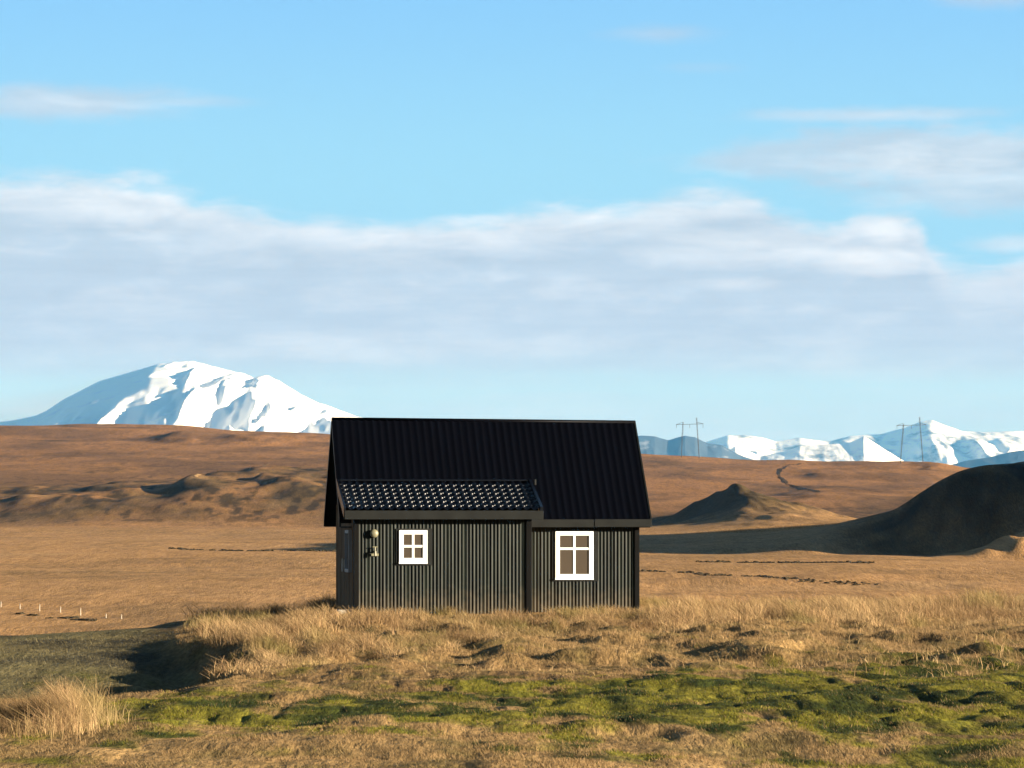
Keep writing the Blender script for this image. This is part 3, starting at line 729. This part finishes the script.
# ------------------------------------------------------------------ pylons on the far ridge
def pylon(uL0, uL1, uR0, uR1, vT_L, vT_R, varm, Y, label):
    Xc = px((uL0 + uR0) / 2, Y); zb = gz(Xc, Y)
    root = empty('power_pylon', (Xc, Y, zb)); tag(root, label, 'pylon', 'power pylons on the far ridge')
    k = Y / F
    for (ub, ut, vt) in ((uL0, uL1, vT_L), (uR0, uR1, vT_R)):
        xb, xt = (ub - (uL0 + uR0) / 2) * k, (ut - (uL0 + uR0) / 2) * k
        zt = EYE + (HV - vt) * k - zb
        b = MB()
        w = 0.38
        for (ox, oy) in ((-w, -w), (w, -w), (w, w), (-w, w)):
            b.bar((xb + ox * .6, oy * .6, -4), (xt + ox, oy, zt), 0.15, 6)
        for j in range(12):
            a = j / 12; c = (j + 1) / 12; sgn = 1 if j % 2 else -1
            pa = Vector((xb + (xt - xb) * a - sgn * w * .8, -w, -4 + (zt + 4) * a)); pc = Vector((xb + (xt - xb) * c + sgn * w * .8, -w, -4 + (zt + 4) * c))
            b.bar(pa, pc, 0.07, 4)
        b.build('leg', M_steel, root)
    za = EYE + (HV - varm) * k - zb
    m = (uL0 + uR0) / 2; b = MB()
    b.bar(((uL1 - 7 - m) * k, 0, za - 0.6), ((uR1 + 7 - m) * k, 0, za + 0.2), 0.20, 6); b.bar(((uL1 - 7 - m) * k, 0, za - 0.6), ((uL1 - m) * k, 0, za + 1.6), 0.16, 6); b.bar(((uR1 + 7 - m) * k, 0, za + 0.2), ((uR1 - m) * k, 0, za + 1.8), 0.16, 6)
    b.build('crossarm', M_steel, root)
    for q in (uL1 - 6.5, (uL1 + uR1) / 2, uR1 + 6.5):
        b = MB(); b.bar(((q - m) * k, 0, za - 0.4), ((q - m) * k, 0, za - 3.6), 0.16, 6); b.build('insulator', M_steel, root)
    for sg in (-1, 1):
        b = MB(); b.bar(((uL1 - m) * k, 0, za), ((uL1 - m) * k + sg * 3, 26, -3), 0.05, 4); b.build('guy_wire', M_steel, root)
pylon(681, 683, 699.5, 696.5, 422, 417.5, 424, 3700, 'two-legged power pylon just right of the cottage roof on the ridge')
pylon(900, 903.5, 923.5, 919.5, 424, 417, 425, 3600, 'two-legged power pylon in front of the white massif near the shaded mound')

# ------------------------------------------------------------------ mountains
def mountain(name, prof, Y, depth, label, mat, seed, rough=1.0, front=None, lean=0.0, res=(360, 130), calm=None):
    """a long ridge whose crest follows prof (bearing, row), rising from the plain in front and behind"""
    us = np.array([p[0] for p in prof], float); vs = np.array([p[1] for p in prof], float)
    u = np.linspace(us[0], us[-1], res[0]); t = np.linspace(-1.0, 1.0, res[1])
    U, T = np.meshgrid(u, t)
    YY = Y + T * depth; X = px(U, YY)
    H = (HV - np.interp(U - lean * T * 100, us, vs)) / F * Y * (0.967 if calm else 1.0)
    cross = np.where(T < 0, 1 - np.abs(T) ** (1.15 if calm is None else 1.7), 1 - np.abs(T) ** 1.4)
    k = Y / F
    nx, ny = (X + 0.03 * (YY - Y)) / (k * 30), YY / (depth / 3.2)
    rid = 1 - np.abs(fbm(nx, ny, seed, 4, 0.4)) * 2.0
    gul = fbm((X + 0.05 * (YY - Y)) / (k * 12), YY / (depth / 5.0), seed + 9, 4, 0.5)
    if calm is not None:      # smooth wind-packed flank left of the summit, broken ground only low down
        rw = np.clip(2.3 * sstep(calm - 22, calm + 16, U + 40 * fbm(X / (k * 25), YY / (k * 120), seed + 40, 4) - 20 * np.clip(T, -1, 0)) + 1.5 * sstep(0.28, 0.55, 1 - cross + 0.16 * fbm(X / (k * 30), YY / (k * 90), seed + 30, 4)), 0, 2.4)
        rough = rough * rw
    Z = H * cross + rough * k * (9 * (rid - 0.6) * np.clip(1 - cross, 0, 1) * 1.6 + 4.2 * gul * np.clip(1.15 - cross, 0.1, 1)) * np.clip(H / (k * 60), 0.2, 1)
    if front is not None:
        for (uc, tc, hh, ru, rt) in front:
            Z = Z + hh * k * np.exp(-((U - uc) / ru) ** 2 - ((T - tc) / rt) ** 2)
    Z = Z + EYE
    idx = np.arange(U.size).reshape(U.shape)
    fc = np.stack([idx[:-1, :-1], idx[:-1, 1:], idx[1:, 1:], idx[1:, :-1]], -1).reshape(-1, 4)
    o = np_mesh(name, np.stack([X, YY, Z], -1).reshape(-1, 3), fc, mat)
    return tag(o, label, 'mountain', kind='structure')

def snow_mat(name, snow, rock, lo, hi, scale):
    m, nt, b = new_mat(name)
    tc = nt.nodes.new('ShaderNodeTexCoord'); mp = nt.nodes.new('ShaderNodeMapping'); mp.inputs['Scale'].default_value = (scale, scale * 0.35, scale * 1.6)
    nz = nt.nodes.new('ShaderNodeTexNoise'); nz.inputs['Scale'].default_value = 1; nz.inputs['Detail'].default_value = 8; nz.inputs['Roughness'].default_value = 0.65
    lnk(nt, tc.outputs['Object'], mp.inputs['Vector']); lnk(nt, mp.outputs['Vector'], nz.inputs['Vector'])
    cr = nt.nodes.new('ShaderNodeValToRGB'); cr.color_ramp.elements[0].position = lo; cr.color_ramp.elements[1].position = hi
    cr.color_ramp.elements[0].color = (*rock, 1); cr.color_ramp.elements[1].color = (*snow, 1)
    lnk(nt, nz.outputs['Fac'], cr.inputs['Fac']); lnk(nt, cr.outputs['Color'], b.inputs['Base Color'])
    b.inputs['Roughness'].default_value = 0.8; b.inputs['Specular IOR Level'].default_value = 0.2
    return m
M_snow = snow_mat('mountain_snow', (0.86, 0.88, 0.90), (0.45, 0.47, 0.50), 0.22, 0.42, 1 / 380.0)
M_snow2 = snow_mat('broken_snow', (0.84, 0.86, 0.88), (0.10, 0.12, 0.15), 0.36, 0.52, 1 / 300.0)
M_rock = snow_mat('haze_tinted_rock', (0.50, 0.55, 0.62), (0.035, 0.048, 0.065), 0.60, 0.80, 1 / 300.0)  # bare rock, tinted bluish to stand in for distant haze

HEK = [(-260, 470), (-120, 440), (-20, 425), (21, 419.5), (42, 415), (53, 410), (70, 398.5), (105, 380.5), (141, 370), (165, 363), (197, 360.5), (218, 366), (246, 373), (260, 378.5), (271, 375), (292, 386), (316, 400), (337, 408), (360, 415), (420, 428), (520, 450), (640, 480)]
mountain('snow_mountain', HEK, 42000, 19000, 'broad snow covered volcano rising alone on the left skyline', M_snow, 200, 1.0, lean=0.3, calm=190, res=(420, 260))
mountain('blue_mountains', [(480, 470), (560, 450), (620, 438), (640, 435.5), (655, 436), (668, 440), (685, 435.5), (695, 437), (707, 443), (722, 445), (740, 455), (800, 475)], 30000, 2600,
         'low blue mountain ridge behind the cottage roof end', M_rock, 220, 0.7)
mountain('snow_mountains', [(640, 460), (690, 446), (712, 440), (728, 435), (745, 435), (762, 437), (775, 441), (800, 438), (830, 441), (850, 436), (880, 434), (905, 428), (920, 422), (932, 420), (945, 425), (960, 431), (990, 433), (1024, 431), (1080, 428), (1180, 440), (1300, 470)], 46000, 5200,
         'white massif along the right skyline', M_snow2, 240, 1.2, front=[(750, -.5, 10, 30, .2), (870, -.55, 8, 60, .2), (985, -.45, 16, 50, .25)])
mountain('peaked_mountain', [(690, 475), (720, 456), (735, 446.5), (742, 448), (760, 456), (785, 451), (800, 446), (830, 444), (850, 442), (864, 436.5), (872, 441), (885, 449), (900, 459), (930, 475)], 36000, 2600,
         'pointed blue and white peak right of the cottage', M_snow2, 260, 0.8)
mountain('blue_foothills', [(900, 480), (940, 467), (965, 461), (985, 458), (1010, 452), (1030, 449), (1080, 450), (1180, 475)], 28000, 2400,
         'blue foothills at the right edge above the shaded mound', M_rock, 280, 0.7)

# ------------------------------------------------------------------ air
def haze():
    b = MB(); b.box(-70000, 70000, -900, 60500, -700, 1950)
    m = bpy.data.materials.new('clear_winter_air'); m.use_nodes = True; nt = m.node_tree; nt.nodes.clear()
    o = nt.nodes.new('ShaderNodeOutputMaterial'); v = nt.nodes.new('ShaderNodeVolumePrincipled')
    v.inputs['Color'].default_value = (0.13, 0.46, 1.0, 1); v.inputs['Absorption Color'].default_value = (1, 1, 1, 1); v.inputs['Density'].default_value = HAZE; v.inputs['Anisotropy'].default_value = 0.0
    lnk(nt, v.outputs[0], o.inputs['Volume'])
    tag(b.build('haze', m), 'thin blue air over the whole landscape', 'haze', kind='stuff')
HAZE = 1.3e-5
haze()

# ------------------------------------------------------------------ world: sky and clouds
def build_world():
    w = bpy.data.worlds.new('World'); scn.world = w; w.use_nodes = True
    nt = w.node_tree; nt.nodes.clear()
    out = nt.nodes.new('ShaderNodeOutputWorld'); bg = nt.nodes.new('ShaderNodeBackground')
    lnk(nt, bg.outputs[0], out.inputs['Surface']); bg.inputs['Strength'].default_value = SKY
    sky = nt.nodes.new('ShaderNodeTexSky'); sky.sky_type = 'NISHITA'; sky.sun_disc = False
    sky.sun_elevation = R(SUN_EL); sky.sun_rotation = math.atan2(sun_dir.x, sun_dir.y)
    sky.altitude = 100; sky.air_density = 1.0; sky.dust_density = 0.3; sky.ozone_density = 2.0
    tc = nt.nodes.new('ShaderNodeTexCoord'); sep = nt.nodes.new('ShaderNodeSeparateXYZ'); lnk(nt, tc.outputs['Generated'], sep.inputs[0])
    def m(op, a, b=None, c=None, clamp=False):
        n = nt.nodes.new('ShaderNodeMath'); n.operation = op; n.use_clamp = clamp
        for i, s in enumerate((a, b, c)):
            if s is None: continue
            if isinstance(s, (int, float)): n.inputs[i].default_value = s
            else: lnk(nt, s, n.inputs[i])
        return n.outputs[0]
    az = m('ARCTAN2', sep.outputs[0], sep.outputs[1])              # bearing, 0 straight ahead
    el = m('ARCSINE', sep.outputs[2])
    U = m('MULTIPLY_ADD', az, F, 512.0); V = m('MULTIPLY_ADD', el, -F, HV)  # sky angles in units of 1/4000 rad
    def noise(su, sv, det, off=0.0, rough=0.55, dist=0.0):
        cb = nt.nodes.new('ShaderNodeCombineXYZ'); lnk(nt, m('MULTIPLY', U, 1.0 / su), cb.inputs[0]); lnk(nt, m('MULTIPLY', V, 1.0 / sv), cb.inputs[1]); cb.inputs[2].default_value = off
        n = nt.nodes.new('ShaderNodeTexNoise'); n.inputs['Scale'].default_value = 1; n.inputs['Detail'].default_value = det; n.inputs['Roughness'].default_value = rough; n.inputs['Distortion'].default_value = dist
        lnk(nt, cb.outputs[0], n.inputs['Vector']); return m('SUBTRACT', n.outputs['Fac'], 0.5)
    nA = noise(150, 52, 7, 0.0, 0.58, 0.3); nB = noise(60, 16, 6, 5.0, 0.6); nC = noise(330, 40, 6, 9.0); nE = noise(34, 13, 6, 21.0, 0.62, 0.4); nG = noise(110, 30, 7, 33.0, 0.6, 0.6); nD = noise(420, 18, 5, 13.0, 0.6)
    def ss(a, b, x):
        n = nt.nodes.new('ShaderNodeMapRange'); n.interpolation_type = 'SMOOTHSTEP'; n.inputs['From Min'].default_value = a; n.inputs['From Max'].default_value = b
        lnk(nt, x, n.inputs['Value']); return n.outputs['Result']
    def blob(u0, v0, ru, rv, soft=0.6, amp=1.0, na=None, k=1.0):
        du = m('MULTIPLY', m('SUBTRACT', U, u0), 1.0 / ru); dv = m('MULTIPLY', m('SUBTRACT', V, v0), 1.0 / rv)
        r = m('SQRT', m('ADD', m('MULTIPLY', du, du), m('MULTIPLY', dv, dv)))
        r = m('ADD', r, m('MULTIPLY', na or m('ADD', m('MULTIPLY', nA, 1.2), m('MULTIPLY', m('ADD', nB, nE), 0.8)), k))
        return m('MULTIPLY', m('SUBTRACT', 1.0, ss(1.0 - soft, 1.0 + soft * 0.5, r)), amp)
    # upper edge of the main bank against bearing
    fc = nt.nodes.new('ShaderNodeFloatCurve'); cv = fc.mapping.curves[0]
    pts = [(-600, 200), (-120, 176), (0, 178), (70, 172), (150, 178), (210, 203), (260, 212), (400, 221), (500, 216), (600, 206), (650, 196), (740, 194), (790, 212), (830, 222), (862, 206), (905, 214), (935, 250), (960, 264), (1024, 262), (1200, 200), (1600, 220)]
    lo, hi = -600.0, 1600.0
    for i, (a, b_) in enumerate(pts):
        q = ((a - lo) / (hi - lo), b_ / 512.0)
        if i == 0: cv.points[0].location = q
        elif i == len(pts) - 1: cv.points[-1].location = q
        else: cv.points.new(*q)
    fc.mapping.update()
    lnk(nt, m('DIVIDE', m('SUBTRACT', U, lo), hi - lo, clamp=True), fc.inputs['Value'])
    top = m('MULTIPLY', fc.outputs[0], 512.0)
    dtop = m('SUBTRACT', V, top)                                   # >0 inside the bank
    dn = m('ADD', m('ADD', dtop, m('MULTIPLY', nA, 62.0)), m('MULTIPLY', m('ADD', nB, m('MULTIPLY', nE, 0.8)), 26.0))
    bank = m('MULTIPLY', ss(-9, 22, dn), m('SUBTRACT', 1.0, ss(355, 402, m('ADD', V, m('MULTIPLY', nD, 46.0)))))
    others = [blob(60, 107, 130, 17, 0.8, 0.85), blob(32, 103, 46, 17, .7, .8), blob(180, 105, 75, 7, .9, .5), blob(662, 37, 52, 9, 0.9, 0.50), blob(880, 118, 130, 9, 0.8, 0.72),
              blob(790, 160, 115, 20, 0.7, 0.80), blob(940, 158, 180, 36, 0.6, 0.95), blob(985, 190, 125, 28, .7, .85), blob(1000, 2, 70, 12, 0.9, 0.6), blob(1010, 246, 50, 10, 0.8, 0.6),
              blob(700, 70, 40, 5, .9, .2), blob(560, 398, 120, 8, 0.9, 0.6, nD, 1.6), blob(300, 392, 200, 8, 0.9, 0.35, nD, 1.6), blob(60, 405, 110, 16, 0.9, 0.55), blob(900, 392, 200, 6, .9, .4, nD, 1.6)]
    mask = bank
    for o in others: mask = m('MAXIMUM', mask, o)
    low = m('MULTIPLY', ss(372, 425, V), 0.85)
    mask = m('MAXIMUM', mask, m('MULTIPLY', low, m('ADD', 0.62, m('MULTIPLY', nD, 2.6)), clamp=True))
    # bright, sunlit parts of the clouds
    br = m('MULTIPLY', m('MULTIPLY', m('SUBTRACT', 1.0, ss(4, 62, m('ADD', dn, m('MULTIPLY', nC, 60.0)))), 0.62), ss(-34, -6, dn))
    for o in (blob(150, 200, 120, 34, 0.9, 0.75), blob(200, 215, 60, 22, .9, .6), blob(700, 210, 100, 22, 0.9, 0.8), blob(865, 262, 70, 20, 0.9, 1.0), blob(885, 232, 34, 26, 0.9, 0.9), blob(770, 245, 130, 30, 0.9, 0.7), blob(735, 284, 60, 9, .9, .6),
              blob(740, 200, 60, 14, .9, .6), blob(380, 236, 60, 8, .9, .4), blob(380, 345, 260, 16, .9, .35, nD, 1.4), blob(1010, 272, 30, 9, .9, .6), blob(950, 165, 150, 26, .9, .25), blob(880, 118, 130, 10, .9, .4)):
        br = m('MAXIMUM', br, o)
    br = m('ADD', br, m('MULTIPLY', nA, 0.85)); br = m('ADD', br, m('MULTIPLY', nC, 0.75)); br = m('ADD', br, m('MULTIPLY', nB, 0.40)); br = m('ADD', br, m('MULTIPLY', nG, m('MULTIPLY_ADD', ss(400, 230, V), 1.2, 0.35))); br = m('ADD', br, m('MULTIPLY', nE, m('MULTIPLY', ss(360, 240, V), 0.6)), clamp=True)
    def rgb(c):
        n = nt.nodes.new('ShaderNodeRGB'); n.outputs[0].default_value = (*c, 1); return n.outputs[0]
    def mix(f, a, b):
        n = nt.nodes.new('ShaderNodeMix'); n.data_type = 'RGBA'
        if isinstance(f, (int, float)): n.inputs[0].default_value = f
        else: lnk(nt, f, n.inputs[0])
        lnk(nt, a, n.inputs[6]); lnk(nt, b, n.inputs[7]); return n.outputs[2]
    q = 1.0 / (SKY * 2 ** EXPO)
    grey = rgb([c * q for c in (0.515, 0.60, 0.725)]); white = rgb([c * q for c in (0.83, 0.86, 0.93)])
    teal = rgb([c * q for c in (0.53, 0.645, 0.735)])
    cloud0 = mix(br, mix(ss(330, 400, V), grey, teal), white)
    cs_ = nt.nodes.new('ShaderNodeVectorMath'); cs_.operation = 'SCALE'; lnk(nt, cloud0, cs_.inputs[0])
    lnk(nt, m('ADD', 1.0, m('ADD', m('MULTIPLY', nD, 0.32), m('ADD', m('MULTIPLY', nG, 0.22), m('MULTIPLY', nB, 0.12)))), cs_.inputs['Scale']); cloud = cs_.outputs[0]
    # clear-air colour: the Nishita sky, pushed to the clean blue of the photograph near the horizon
    clear_hi = rgb([c * q for c in (0.235, 0.560, 1.0)]); clear_lo = rgb([c * q for c in (0.33, 0.665, 0.94)]); pale = rgb([c * q for c in (0.50, 0.72, 0.82)])
    clear = mix(ss(-60, 210, V), clear_hi, clear_lo)
    clear = mix(ss(300, 400, V), clear, pale)
    front = m('MULTIPLY', ss(-620, -70, V), m('MULTIPLY', ss(-2800, -900, U), m('SUBTRACT', 1.0, ss(1900, 3800, U))))
    skyc = mix(m('MULTIPLY', front, 0.9), sky.outputs[0], clear)
    final = mix(m('MULTIPLY', mask, 0.95), skyc, cloud)
    # the air box adds its own light low down: take that much off the backdrop there
    cf = nt.nodes.new('ShaderNodeVectorMath'); cf.operation = 'SCALE'; cf.inputs[0].default_value = [c * q for c in (0.05, 0.13, 0.10)]
    lnk(nt, m('MULTIPLY', ss(120, 430, V), front), cf.inputs['Scale'])
    sb = nt.nodes.new('ShaderNodeVectorMath'); sb.operation = 'SUBTRACT'; lnk(nt, final, sb.inputs[0]); lnk(nt, cf.outputs[0], sb.inputs[1])
    lnk(nt, sb.outputs[0], bg.inputs['Color'])
SKY, EXPO = 0.03, 2.0
build_world()

sd = bpy.data.lights.new('sun', 'SUN'); sd.energy = 5.0; sd.angle = R(0.55); sd.color = (1.0, 0.86, 0.66)
so = bpy.data.objects.new('sun', sd); COL.objects.link(so); so.rotation_euler = sun_dir.to_track_quat('Z', 'Y').to_euler()

# ------------------------------------------------------------------ camera
cd = bpy.data.cameras.new('camera'); cd.sensor_width = 36; cd.lens = 36 * F / 1024; cd.shift_y = (HV - 384) / 1024
cd.clip_start = 0.5; cd.clip_end = 200000
co = bpy.data.objects.new('camera', cd); COL.objects.link(co); co.location = (0, 0, EYE); co.rotation_euler = (R(90), 0, 0)
scn.camera = co
scn.render.resolution_x, scn.render.resolution_y = 1024, 768
scn.view_settings.view_transform = 'Standard'; scn.view_settings.look = 'None'; scn.view_settings.exposure = EXPO; scn.view_settings.gamma = 1
scn.render.engine = 'CYCLES'
scn.cycles.use_denoising = True
scn.cycles.max_bounces = 6; scn.cycles.volume_bounces = 0
